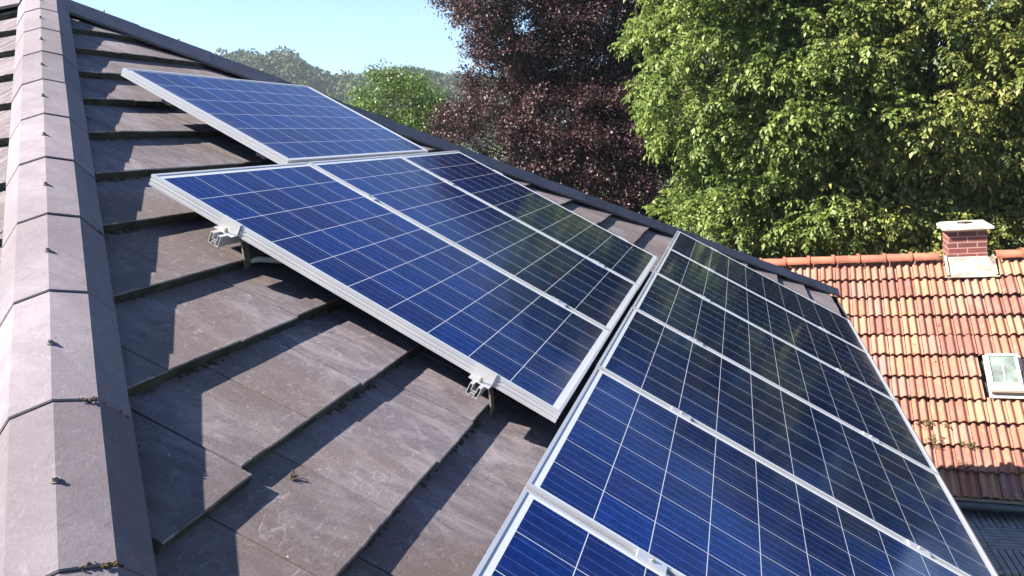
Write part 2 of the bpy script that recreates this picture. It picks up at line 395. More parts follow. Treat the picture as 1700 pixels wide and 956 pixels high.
def build_broadleaf(name, lobes, trunk_base, limbs, seed, material, label, tips_per, leaf, lw=0.62, group=None, spray=26):
    rng = np.random.default_rng(seed)
    C, O, R = clumps_for(lobes, rng)
    root = empty(name, Matrix.Translation(Vector((trunk_base[0], trunk_base[1], 0))), label, 'tree', group)
    k = len(C); n = k * tips_per; ci = np.repeat(np.arange(k), tips_per)
    d = sphere_dirs(n, rng); d[:, 2] = np.abs(d[:, 2]) * 1.1 - 0.4; d = nrm(d + 0.4 * O[ci])
    T = C[ci] + d * (R[ci] * (0.4 + 0.6 * rng.random(n)))[:, None] * np.array([1, 1, 0.8])
    out = nrm(d + 0.5 * O[ci] + np.array([0, 0, 0.15]))
    # a spray of leaves round each twig
    ti = np.repeat(np.arange(n), spray); m_ = n * spray
    t = rng.random(m_)
    P = T[ti] + out[ti] * ((t - 0.4) * leaf * 5.5)[:, None] + rng.normal(size=(m_, 3)) * leaf * 1.15
    D = nrm(out[ti] * 0.7 + rng.normal(size=(m_, 3)) * 0.75 + np.array([0, 0, -0.2]))
    NN = nrm(np.array([0, 0, 1.0]) + out[ti] * 0.5 + rng.normal(size=(m_, 3)) * 0.55)
    l = leaf * (0.7 + 0.6 * rng.random(m_))
    leaf_object('crown', P, D, NN, l, l * lw, material, root)
    trunk(root, trunk_base, limbs, C, rng)
    return root

# big walnut trees behind the neighbouring roof
build_walnut('walnut_tree', [((14.8, -2.1, 9.6), (1.8, 1.9, 3.2), 110, 0.72), ((14.4, -1.9, 5.4), (1.6, 1.6, 1.8), 52, 0.7), ((14.8, -3.5, 8.0), (1.9, 1.7, 3.2), 95, 0.72),
              ((15.4, -2.2, 11.2), (1.5, 1.6, 1.5), 36, 0.7)], (15.9, -2.4),
             [([(15.9, -2.4, 0), (15.8, -2.4, 3.0), (15.5, -2.3, 6.5), (15.2, -2.1, 9.5)], 0.26, 0.06), ([(15.8, -2.4, 3.5), (15.3, -3.2, 6.5), (15.1, -3.5, 9.0)], 0.16, 0.04),
              ([(15.8, -2.4, 3.0), (15.1, -1.9, 4.8), (14.6, -1.7, 6.2)], 0.12, 0.04)], 11, M_WALNUT,
             'tall green walnut tree with drooping leaves beside the copper beech', 22, 0.105, group='walnut trees behind the red roof')
build_walnut('walnut_tree', [((15.0, -5.4, 8.4), (2.1, 2.4, 2.5), 150, 0.78), ((14.9, -8.4, 7.9), (2.1, 2.3, 2.4), 105, 0.78), ((15.2, -4.6, 5.8), (1.8, 2.1, 2.1), 60, 0.75),
              ((15.0, -7.4, 5.4), (1.8, 2.4, 1.9), 75, 0.75)], (16.1, -5.9),
             [([(16.1, -5.9, 0), (16.0, -5.9, 3.0), (15.8, -5.9, 6.5), (15.5, -5.8, 9.0)], 0.3, 0.05), ([(16.0, -5.9, 3.4), (15.6, -7.1, 6.0), (15.2, -8.0, 8.6)], 0.18, 0.04),
              ([(16.0, -5.9, 3.8), (15.4, -4.9, 6.4), (14.9, -4.2, 8.2)], 0.14, 0.04)], 23, M_WALNUT2,
             'broad walnut tree with yellowing tips right behind the brick chimney', 21, 0.105, group='walnut trees behind the red roof')
# copper beech
build_broadleaf('copper_beech', [((19.4, 3.6, 12.0), (2.1, 2.1, 2.2), 130, 0.6), ((19.8, 1.7, 11.8), (2.0, 2.0, 2.8), 135, 0.6), ((18.9, 3.9, 8.4), (1.9, 2.3, 2.0), 110, 0.6),
              ((18.9, 1.9, 7.6), (1.9, 2.0, 2.4), 110, 0.6), ((19.6, 2.2, 4.8), (2.2, 2.8, 1.8), 80, 0.6), ((19.8, 0.3, 8.6), (1.9, 1.6, 3.4), 95, 0.6)], (20.4, 2.4),
             [([(20.4, 2.4, 0), (20.4, 2.5, 4), (20.2, 2.4, 9), (20.0, 2.2, 13)], 0.36, 0.06), ([(20.4, 2.5, 4.5), (19.6, 3.6, 8.0), (19.2, 4.2, 12.0)], 0.18, 0.04), ([(20.4, 2.5, 5.5), (19.8, 1.6, 9.0), (19.6, 1.0, 13.0)], 0.16, 0.04)],
             31, M_BEECH, 'dark purple copper beech rising behind the roof edge against the sky', 20, 0.082, 0.64, spray=24)
# smaller bright tree in front of the hills
build_broadleaf('green_tree', [((28.2, 12.3, 10.0), (1.7, 1.9, 1.7), 60, 0.6), ((28.0, 13.9, 9.1), (1.4, 1.4, 1.4), 44, 0.55), ((28.2, 15.4, 8.5), (1.3, 1.3, 1.2), 40, 0.5), ((27.8, 11.0, 8.7), (1.5, 1.4, 1.5), 40, 0.55), ((28.6, 12.4, 7.6), (2.0, 2.4, 1.6), 50, 0.6)], (28.6, 12.4),
             [([(28.6, 12.4, 0), (28.6, 12.4, 4), (28.4, 12.4, 8), (28.2, 12.4, 11)], 0.22, 0.04), ([(28.6, 12.4, 4), (28.2, 13.4, 7), (28, 13.9, 9)], 0.1, 0.03)],
             43, M_YOUNG, 'small bright green tree in front of the wooded hills', 14, 0.115, 0.5, spray=20)
# far wooded hillside
def forest():
    rng = np.random.default_rng(5)
    P = []; D = []; NN = []; LL = []
    for az in np.arange(6, 56, 1.25):
        for r in np.arange(215, 402, 9.5):
            a = az + rng.normal() * 0.45; rr = r + rng.normal() * 2.5
            R0 = 4.2 + 2.6 * rng.random(); H = R0 * (0.9 + 0.3 * rng.random())
            x = CAM.x + rr * math.cos(math.radians(a)); y = CAM.y + rr * math.sin(math.radians(a)); z = float(hill_h(a, rr)) + 3.2 + 2.6 * rng.random()
            n = 230
            d = sphere_dirs(n, rng); d[:, 2] = np.where(d[:, 2] < -0.3, -d[:, 2], d[:, 2])
            lum = np.array([1 + 0.28 * mnoise.noise(Vector(q) * 2.6 + Vector((x, y, 0))) for q in d])
            P.append(np.array([x, y, z]) + d * np.array([R0, R0, H]) * (lum * (0.88 + 0.12 * rng.random(n)))[:, None])
            D.append(nrm(rng.normal(size=(n, 3)) + d * 0.3)); NN.append(nrm(d + 0.5 * rng.normal(size=(n, 3)))); LL.append(0.9 + 0.9 * rng.random(n))
    l = np.concatenate(LL)
    o = leaf_object('hillside_forest', np.concatenate(P), np.concatenate(D), np.concatenate(NN), l, l * 0.8, M_FOREST)
    tag(o, 'hazy wooded hills on the skyline behind the roof edge', 'forest', kind='stuff')
forest()

# ------------------------------------------------------------------ our roof
APEX = Vector((1.686, 2.124, 9.174))
def frame(ex, up, n, o):
    M = Matrix.Identity(4)
    for i in range(3): M[i][0] = ex[i]; M[i][1] = up[i]; M[i][2] = n[i]; M[i][3] = o[i]
    return M
FRONT = frame((1, 0, 0), (0, CP, SP), (0, -SP, CP), (0, 0, Z0))
LEFT = frame((0, -1, 0), (CP, 0, SP), (-SP, 0, CP), (-0.438, 0.438, Z0))
RIGHT = frame((0, 1, 0), (-CP, 0, SP), (SP, 0, CP), (3.81, 3.81, Z0))
GAUGE, COVER, LIP, TOPZ = 0.338, 0.2925, 0.036, -0.130
def tile_field(x0, x1, face):
    bm = bmesh.new(); rng = random.Random(face)
    for k in range(-11, 7):
        b = 1.427 + GAUGE * k                                 # nose distance down the slope
        offs = -0.387 if k % 2 == 0 else -0.241
        i0 = math.floor((x0 - offs) / COVER); i1 = math.ceil((x1 - offs) / COVER)
        for i in range(i0, i1):
            xa = offs + i * COVER + 0.0019; xb = xa + COVER - 0.0038
            slide = rng.uniform(-0.004, 0.004); dz = rng.uniform(-0.0016, 0.0016); tw = rng.uniform(-0.002, 0.002)
            if face == 1 and k == -1 and i == -3: slide = 0.042; tw = 0.004
            yn = -(b + slide); ln = 0.415
            zn = TOPZ + dz; zu = zn - LIP * ln / GAUGE
            ch = 0.0036; th = 0.0335
            nx = 4
            cols = []
            for q in range(nx + 1):
                x = xa + (xb - xa) * q / nx; w = tw * (q / nx - 0.5) * 2; jag = rng.uniform(-0.0016, 0.0016) if 0 < q < nx else 0
                prof = [(yn + ln + w, zu), (yn + ch + w + jag, zn - LIP * ch / GAUGE), (yn + w + jag, zn - ch), (yn + w + 0.002, zn - th), (yn + ln + w, zu - th)]
                cols.append([bm.verts.new((x, py, pz)) for py, pz in prof])
            for q in range(nx):
                A, B = cols[q], cols[q + 1]
                for j in range(5):
                    jj = (j + 1) % 5
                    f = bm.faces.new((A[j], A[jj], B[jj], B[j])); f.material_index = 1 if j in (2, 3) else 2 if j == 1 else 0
            for Cc, rev in ((cols[0], False), (cols[-1], True)):
                f = bm.faces.new(Cc if not rev else Cc[::-1]); f.material_index = 0
    bmesh.ops.recalc_face_normals(bm, faces=bm.faces)
    return bm
def clip(bm, M, co, no):
    """keep the side of the plane that no points to (world space)"""
    Mi = M.inverted(); c = Mi @ Vector(co); n = M.to_3x3().transposed() @ Vector(no)
    bmesh.ops.bisect_plane(bm, geom=list(bm.verts) + list(bm.edges) + list(bm.faces), plane_co=c, plane_no=n, clear_inner=True)
house = empty('house', Matrix.Translation((1.7, 0.0, 0)), 'house with a grey concrete tile hip roof that carries the solar panels', 'house')
bm = tile_field(-4.2, 7.8, 1); clip(bm, FRONT, APEX, (1, -1, 0)); clip(bm, FRONT, APEX, (-1, -1, 0))
obj('roof_tiles', bm, [M_TILE, M_NOSE, M_WORN_LIT], house, FRONT)
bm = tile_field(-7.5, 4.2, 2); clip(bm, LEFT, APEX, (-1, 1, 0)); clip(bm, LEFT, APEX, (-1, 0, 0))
obj('roof_tiles', bm, [M_TILE, M_NOSE, M_WORN_LIT], house, LEFT)
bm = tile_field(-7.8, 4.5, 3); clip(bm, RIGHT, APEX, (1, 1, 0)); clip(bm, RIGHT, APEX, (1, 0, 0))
obj('roof_tiles', bm, [M_TILE, M_NOSE, M_WORN_LIT], house, RIGHT)
# hip and ridge caps: angular concrete pieces, each lapping over the next one down
CAPP_L = [(-0.134, -0.034), (-0.081, 0.0405), (0.0, 0.063), (0.081, 0.0405), (0.134, -0.034)]
CAPP_R = [(-0.134, -0.036), (-0.090, 0.043), (0.0, 0.056), (0.090, 0.043), (0.134, -0.036)]
def cap_line(H, U, length, s0, seed, npiece=0.4545):
    H = Vector(H).normalized(); W = H.cross(Vector(U)).normalized(); U = W.cross(H).normalized()
    if U.z < 0: U = -U
    rng = random.Random(seed); bm = bmesh.new(); screws = []
    CAPP = CAPP_R if seed == ord('R') else CAPP_L
    s = s0
    while s < length:
        e = min(s + npiece, length)
        up0 = -0.002; up1 = 0.0035                             # upper end tucked under, lower end raised
        jit = rng.uniform(-0.003, 0.003); jw = rng.uniform(-0.004, 0.004)
        a = s - 0.05; rings = []
        for t, du in ((a, up0), (e - 0.003, up1), (e, up1 - 0.003)):
            sk = 1 - (0.01 if t == e else 0.0)
            o = [(x * sk + jw * (t - s), y * (1 if y > 0 else 1) + du + jit * (t - s)) for x, y in CAPP]
            inn = [(x * 0.9 + jw * (t - s), y - 0.013 + du) for x, y in CAPP]
            rings.append([bm.verts.new(APEX + H * t + W * x + U * y) for x, y in o + inn[::-1]])
        n = len(rings[0])
        for r in range(2):
            for i in range(n):
                j = (i + 1) % n
                bm.faces.new((rings[r][i], rings[r][j], rings[r + 1][j], rings[r + 1][i]))
        for R0, rev in ((rings[0], True), (rings[-1], False)):
            h = n // 2
            for i in range(h - 1):
                q = (R0[i], R0[i + 1], R0[n - 2 - i], R0[n - 1 - i])
                bm.faces.new(q[::-1] if rev else q).material_index = 0 if rev else 1  # lower end face coloured dark to stand for the shaded gap at the joint
        screws.append(APEX + H * (s + 0.24) + U * 0.0645)
        s += npiece
    bmesh.ops.recalc_face_normals(bm, faces=bm.faces)
    return bm, screws, U, H, W
def screw_mesh():
    bm = bmesh.new()
    cyl(bm, (0, 0, 0), (0, 0, 1), 0.0085, 0.0025, 14); cyl(bm, (0, 0, 0.0025), (0, 0, 1), 0.006, 0.004, 14, 0.0045); cyl(bm, (0, 0, 0.0065), (0, 0, 1), 0.0045, 0.004, 6)
    me = bpy.data.meshes.new('screw'); bm.to_mesh(me); bm.free(); me.materials.append(simple('dull_screw_steel', (0.11, 0.11, 0.11), 0.55, 0.3)); return me
SCREW = screw_mesh()
hipL = Vector((-1, -1, -math.tan(PITCH))).normalized(); hipR = Vector((1, -1, -math.tan(PITCH))).normalized()
CAPS = {}
for key, H, U, ln, s0, lab in (('L', hipL, None, 7.75, 0.09, 'sunlit hip cap row running down to the left'), ('R', hipR, None, 7.75, 0.09, 'shaded hip cap row along the skyline'), ('T', Vector((0, 1, 0)), None, 7.5, 0.09, None)):
    Wd = H.cross(Vector((0, 0, 1))).normalized(); Un = Wd.cross(H).normalized()
    bm, scr, Un, Hn, Wn = cap_line(H, Un, ln, s0, ord(key))
    hc = obj('hip_cap' if key != 'T' else 'ridge_cap', bm, [M_CAP, M_NOSE], house, Matrix.Identity(4), label=lab)
    CAPS[key] = (Hn, Un, Wn)
    for p in scr[:17]:
        Mx = frame(Wn, Hn, Un, p); Mx = Mx if Mx.determinant() > 0 else frame(-Wn, Hn, Un, p)
        link('screw', SCREW, hc, Mx)
# moss in the cap joints, along tile edges, scraps on the tiles
bm = bmesh.new(); rg = random.Random(3)
Hn, Un, Wn = CAPS['L']
if Wn.x < 0: Wn = -Wn
def cap_u(w):
    w = abs(w); return 0.063 - 0.0225 * w / 0.081 if w < 0.081 else 0.0405 - (w - 0.081) * 0.074 / 0.053
for s, w0, w1, n in ((4.18, 0.045, 0.075, 16), (4.18, 0.09, 0.13, 8), (4.63, 0.012, 0.085, 34), (4.635, 0.06, 0.09, 12), (4.63, 0.13, 0.14, 6), (3.27, 0.12, 0.14, 8), (2.82, 0.12, 0.138, 6), (5.09, 0.0, 0.09, 14)):
    for i in range(n):
        w = rg.uniform(w0, w1); p = APEX + Hn * (s + 0.002 + rg.gauss(0, 0.004)) + Wn * w + Un * (cap_u(w) + rg.uniform(-0.002, 0.008))
        blob(bm, p, rg.uniform(0.0015, 0.0040), rg.random() * 9, 0.6)
obj('moss', bm, M_MOSS, house, Matrix.Identity(4), kind='stuff')
bm = bmesh.new()
for k in range(-10, 7):
    b = 1.427 + GAUGE * k
    n = 60
    for i in range(n):
        x = rg.uniform(-3.0, 6.5)
        if mnoise.noise(Vector((x * 1.6, k * 3.7, 0))) < 0.05: continue
        yy = -(b + rg.uniform(-0.001, 0.012)); z = TOPZ - LIP + rg.uniform(-0.002, 0.004)
        P = FRONT @ Vector((x, yy, z))
        if (P - APEX).dot(Vector((1, -1, 0))) < 0.1 or (P - APEX).dot(Vector((-1, -1, 0))) < 0.1: continue
        for q in range(rg.randint(1, 4)):
            blob(bm, (x + rg.gauss(0, 0.012), yy + rg.gauss(0, 0.003), z), rg.uniform(0.002, 0.0055), rg.random() * 9, 0.7)
obj('moss', bm, M_MOSSG, house, FRONT, kind='stuff')
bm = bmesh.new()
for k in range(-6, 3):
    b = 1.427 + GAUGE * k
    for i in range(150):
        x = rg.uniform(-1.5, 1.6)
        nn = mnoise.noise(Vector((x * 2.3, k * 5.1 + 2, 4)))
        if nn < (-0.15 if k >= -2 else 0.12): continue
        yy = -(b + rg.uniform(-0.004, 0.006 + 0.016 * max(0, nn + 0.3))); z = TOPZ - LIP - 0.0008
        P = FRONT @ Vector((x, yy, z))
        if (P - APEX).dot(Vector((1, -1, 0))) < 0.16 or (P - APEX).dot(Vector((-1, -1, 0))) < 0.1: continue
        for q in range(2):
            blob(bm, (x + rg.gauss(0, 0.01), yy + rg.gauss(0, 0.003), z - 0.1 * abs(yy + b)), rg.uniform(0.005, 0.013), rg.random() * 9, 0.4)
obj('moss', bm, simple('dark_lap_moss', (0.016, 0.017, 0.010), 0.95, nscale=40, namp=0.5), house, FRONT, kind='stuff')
# a dry twig scrap lying on the tiles below the slid tile
bm = bmesh.new(); tw = random.Random(21); tc_ = Vector((-0.742, -1.185, -0.152))
for i in range(9):
    a = tw.uniform(0, 6.28); l = tw.uniform(0.012, 0.026)
    p0_ = tc_ + Vector((tw.gauss(0, 0.004), tw.gauss(0, 0.004), 0)); l *= 0.65; p1_ = p0_ + Vector((math.cos(a) * l, math.sin(a) * l, tw.uniform(0.002, 0.016)))
    tube(bm, [p0_, p0_.lerp(p1_, 0.5) + Vector((0, 0, 0.003)), p1_], [0.0018, 0.0014, 0.0006], 5)
blob(bm, tc_, 0.005, 2.0, 0.6)
tag(obj('twig', bm, simple('dry_twig', (0.045, 0.030, 0.016), 0.9), None, FRONT), 'tiny dry twig scrap lying on the grey roof tiles', 'twig')
# gutters, soffit, walls
def gutter(M, x0, x1):
    bm = bmesh.new(); prof = []
    for i in range(13):
        a = math.pi * i / 12; prof.append((-0.065 * math.cos(a), -0.065 * math.sin(a)))
    prof = prof + [(-q[0] * 0.95, q[1] * 0.95) for q in prof]
    prism(bm, prof, lambda u, v, k: (x0 if k == 0 else x1, -3.515 + u * CP + v * SP, -0.20 - u * SP + v * CP))
    bmesh.ops.recalc_face_normals(bm, faces=bm.faces)
    tube(bm, [(x0, -3.515 - 0.068 * CP, -0.2 + 0.068 * SP), (x1, -3.515 - 0.068 * CP, -0.2 + 0.068 * SP)], 0.009, 8)
    obj('gutter', bm, M_GUTTER, house, M)
gutter(FRONT, -3.36, 6.74); gutter(LEFT, -7.0, 3.36); gutter(RIGHT, -6.75, 3.4)
bm = bmesh.new()
ev = 5.86
for x0, x1, y0, y1 in ((-3.30, 6.68, -2.86, -2.30), (-3.30, -2.75, -2.29, 8.2), (6.13, 6.68, -2.29, 8.2)): box(bm, x0, x1, y0, y1, ev, ev + 0.03)
obj('soffit', bm, M_WOOD, house, Matrix.Identity(4))
bm = bmesh.new(); box(bm, -2.75, 6.12, -2.3, 8.0, 0, ev + 0.12)
obj('wall', bm, M_WALL, house, Matrix.Identity(4))
# underlay so that no light leaks between the tiles
bm = bmesh.new()
v = [bm.verts.new(p) for p in ((-3.22, -2.78, 6.0), (6.6, -2.78, 6.0), (6.6, 8.0, 6.0), (-3.22, 8.0, 6.0), (1.686, 2.124, 9.06), (1.686, 8.0, 9.06))]
for f in ((0, 1, 4), (1, 2, 5, 4), (0, 4, 5, 3), (2, 3, 5), (3, 2, 1, 0)): bm.faces.new([v[i] for i in f])
obj('roof_deck', bm, M_DARK, house, Matrix.Identity(4))

# ------------------------------------------------------------------ solar panels
PW, PL, FH = 0.991, 1.65, 0.04
FPROF = [(0, 0), (0.011, 0), (0.011, -0.007), (0.004, -0.007), (0.004, -0.038), (0.03, -0.038), (0.03, -0.04), (0, -0.04), (0, -0.0305), (0.0022, -0.0295), (0.0022, -0.0255), (0, -0.0245), (0, -0.0165), (0.0022, -0.0155), (0.0022, -0.0115), (0, -0.0105)]
def make_panel():
    root = empty('solar_panel', Matrix.Identity(4), 'x', 'solar panel')
    bm = bmesh.new(); loops = []
    for d, z in FPROF:
        loops.append([bm.verts.new((x, y, FH + z)) for x, y in ((d, d), (PW - d, d), (PW - d, PL - d), (d, PL - d))])
    n = len(loops)
    for i in range(n):
        A, B = loops[i], loops[(i + 1) % n]
        for j in range(4): bm.faces.new((A[j], A[(j + 1) % 4], B[(j + 1) % 4], B[j]))
    bmesh.ops.recalc_face_normals(bm, faces=bm.faces)
    obj('frame', bm, M_ALU, root)
    bm = bmesh.new(); box(bm, 0.0105, PW - 0.0105, 0.0105, PL - 0.0105, FH - 0.0066, FH - 0.0022)
    obj('cell_sheet', bm, M_CELL, root)
    bm = bmesh.new(); box(bm, 0.44, 0.55, PL - 0.22, PL - 0.12, 0.012, 0.0325)
    obj('junction_box', bm, M_DARK, root)
    return root
PANEL0 = make_panel()
PGRP = 'solar panels mounted on the grey tiled roof'
def roofM(X, Y, Z, rz=0.0): return FRONT @ Matrix.Translation((X, Y, Z)) @ Matrix.Rotation(rz, 4, 'Z')
spots = [(roofM(0.888, 1.022, -FH, -math.pi / 2), 'landscape solar panel alone above the others near the roof top'),
         (roofM(0.006, -1.646, -FH), 'left panel of the middle row, its pale side frame facing the hip cap'),
         (roofM(1.017, -1.648, -FH), 'central panel of the middle row, reflecting bright blue sky'),
         (roofM(2.028, -1.649, -FH), 'right panel of the middle row next to the dark roof edge')]
names = ['rightmost panel of the lower row, partly against the dark hip caps', 'second panel from the right in the lower row', 'third panel from the right in the lower row',
         'fourth panel from the right in the lower row, cells dark bluish grey', 'deep blue panel of the lower row below the left corner of the middle row', 'leftmost panel of the lower row, cut off by the bottom of the photo']
for k in range(6): spots.append((roofM(4.570 - k * 1.011 - PW, -(1.669 + PL), -FH), names[k]))
JR = random.Random(2)
for i, (Mx, lab) in enumerate(spots):
    Mx = Mx @ Matrix.Translation((JR.uniform(-.0015, .0015), JR.uniform(-.002, .002), 0))
    if i == 0:
        WMo = {ch: WM[ch].copy() for ch in PANEL0.children}
        put(PANEL0, Mx, None); p = PANEL0
        for ch in PANEL0.children: put(ch, Mx @ WMo[ch], PANEL0)
    else: p = copy_tree(PANEL0, Mx)
    p['label'] = lab; p['group'] = PGRP

# ------------------------------------------------------------------ mounting rails with hooks and clamps (local: X along the rail, Y up the slope, Z out of the roof)
def rail_profile(bm, ln):
    w = 0.0022
    def bar(y0, y1, z0, z1): box(bm, 0, ln, y0, y1, z0, z1)
    bar(-0.021, -0.021 + w, 0, 0.04); bar(0.021 - w, 0.021, 0, 0.04)          # outer walls
    bar(-0.0188, -0.0085, 0.0378, 0.04); bar(0.0085, 0.0188, 0.0378, 0.04)    # top flanges
    bar(-0.0107, -0.0085, 0.020, 0.0378); bar(0.0085, 0.0107, 0.020, 0.0378)  # channel walls
    bar(-0.0107, 0.0107, 0.0178, 0.020)                                      # channel floor
    bar(-0.0188, -0.006, 0, w); bar(0.006, 0.0188, 0, w); bar(-0.008, -0.006, w, 0.010); bar(0.006, 0.008, w, 0.010); bar(-0.008, 0.008, 0.010, 0.0122)
def hook_mesh():
    """flat steel strap: bolted to the low side of the rail, down, and back up the slope under the tile above"""
    bm = bmesh.new(); t = 0.006
    pts = [(-0.0245, 0.038), (-0.0255, -0.002), (-0.034, -0.012), (-0.070, -0.074), (-0.069, -0.085), (-0.06, -0.0885), (0.14, -0.080)]
    L = []; R = []
    for i, p in enumerate(pts):
        a = Vector(pts[max(i - 1, 0)]); b = Vector(pts[min(i + 1, len(pts) - 1)]); d = (b - a).normalized(); n = Vector((-d.y, d.x))
        L.append(Vector(p) + n * t / 2); R.append(Vector(p) - n * t / 2)
    poly = [tuple(q) for q in L + R[::-1]]
    prism(bm, poly, lambda u, v, k: (-0.016 if k == 0 else 0.016, u, v))
    bmesh.ops.recalc_face_normals(bm, faces=bm.faces)
    me = bpy.data.meshes.new('roof_hook'); bm.to_mesh(me); bm.free(); me.materials.append(M_STEEL); return me
def bolt_mesh():
    bm = bmesh.new(); cyl(bm, (0, 0, 0), (0, 0, 1), 0.0095, 0.002, 14); cyl(bm, (0, 0, 0.002), (0, 0, 1), 0.0068, 0.007, 6); cyl(bm, (0, 0, 0.009), (0, 0, 1), 0.0035, 0.004, 8)
    me = bpy.data.meshes.new('bolt'); bm.to_mesh(me); bm.free(); me.materials.append(M_STEEL); return me
def end_clamp_mesh():
    bm = bmesh.new(); h = 0.038                                               # across the frame side: x < 0 is outside
    prof = [(-0.034, 0), (-0.003, 0), (-0.003, FH + 0.001), (0.009, FH + 0.001), (0.009, FH + 0.0038), (-0.006, FH + 0.0038), (-0.006, 0.0035), (-0.034, 0.0035)]
    prism(bm, prof, lambda u, v, k: (u, -h if k == 0 else h, v))
    bmesh.ops.recalc_face_normals(bm, faces=bm.faces)
    me = bpy.data.meshes.new('end_clamp'); bm.to_mesh(me); bm.free(); me.materials.append(M_ALU2); return me
def mid_clamp_mesh():
    bm = bmesh.new(); h = 0.04
    prof = [(-0.019, FH + 0.0005), (-0.008, FH + 0.0005), (-0.008, 0.02), (0.008, 0.02), (0.008, FH + 0.0005), (0.019, FH + 0.0005), (0.019, FH + 0.004), (-0.019, FH + 0.004)]
    prism(bm, prof, lambda u, v, k: (u, -h if k == 0 else h, v))
    bmesh.ops.recalc_face_normals(bm, faces=bm.faces)
    me = bpy.data.meshes.new('mid_clamp'); bm.to_mesh(me); bm.free(); me.materials.append(M_ALU); return me
HOOK, BOLT, ECL, MCL = hook_mesh(), bolt_mesh(), end_clamp_mesh(), mid_clamp_mesh()
def rail(x0, x1, b, hooks, ends, mids, label):
    M0 = FRONT @ Matrix.Translation((x0, -b, -0.08))
    root = empty('mounting_rail', M0, label, 'rail', 'aluminium rails under the solar panels')
    bm = bmesh.new(); rail_profile(bm, x1 - x0); obj('rail_profile', bm, M_ALU2, root)
    T = lambda x, z, y=0.0: M0 @ Matrix.Translation((x - x0, y, z))
    for h in hooks:
        hk = link('roof_hook', HOOK, root, T(h, 0))
        bm = bmesh.new(); box(bm, -0.014, 0.014, -0.034, -0.0265, 0.006, 0.034); cyl(bm, (0, -0.034, 0.02), (0, -1, 0), 0.009, 0.008, 6); cyl(bm, (0, -0.042, 0.02), (0, -1, 0), 0.004, 0.016, 8)
        obj('hook_bolt', bm, M_STEEL, hk, T(h, 0))
    for x, sg in ends:
        Mx = T(x, 0.04) @ (Matrix.Identity(4) if sg < 0 else Matrix.Rotation(math.pi, 4, 'Z'))
        ec = link('end_clamp', ECL, root, Mx); link('bolt', BOLT, ec, Mx @ Matrix.Translation((-0.02, 0, 0.0035)))
    for x in mids:
        Mx = T(x, 0.04); mc = link('mid_clamp', MCL, root, Mx); link('bolt', BOLT, mc, Mx @ Matrix.Translation((0, 0, FH - 0.002)))
    return root
# row by row: the panels lie on two rails each
rail(0.96, 2.50, -0.80, (1.2, 2.2), (), (), 'upper rail under the single landscape panel')
rail(0.96, 2.50, -0.22, (1.2, 2.2), (), (), 'lower rail under the single landscape panel')
mids2 = (1.007, 2.018)
rail(-0.062, 3.06, 0.352, (0.075, 1.1, 2.1, 2.9), ((0.006, -1), (3.02, 1)), mids2, 'upper rail of the middle row, open end over the hook above the cable')
rail(-0.052, 3.06, 1.375, (0.075, 1.1, 2.1, 2.9), ((0.006, -1), (3.02, 1)), mids2, 'lower rail of the middle row, bright open end near the bottom corner')
mids3 = tuple(4.570 - k * 1.011 + 0.010 for k in range(1, 6))
rail(-1.53, 4.62, 1.669 + 0.36, (-1.0, 0.2, 1.4, 2.6, 3.8), ((-1.476, -1), (4.570, 1)), mids3, 'upper rail of the lower row, its clamps between the panels')
rail(-1.53, 4.62, 1.669 + 1.30, (-1.0, 0.2, 1.4, 2.6, 3.8), ((-1.476, -1), (4.570, 1)), mids3, 'lower rail of the lower row, its clamps near the eaves')
# cable conduit hanging below the middle row
bm = bmesh.new()
cp = [(0.10, -0.40, -0.150), (0.14, -0.42, -0.140), (0.19, -0.47, -0.128), (0.26, -0.50, -0.118), (0.36, -0.47, -0.105), (0.5, -0.42, -0.095), (0.8, -0.41, -0.09)]
tube(bm, [Vector(p) for p in cp], 0.011, 10)
co = obj('cable', bm, M_CABLE, None, FRONT, smooth=True)
tag(co, 'pale grey cable conduit dipping out from under the middle row of panels', 'cable')

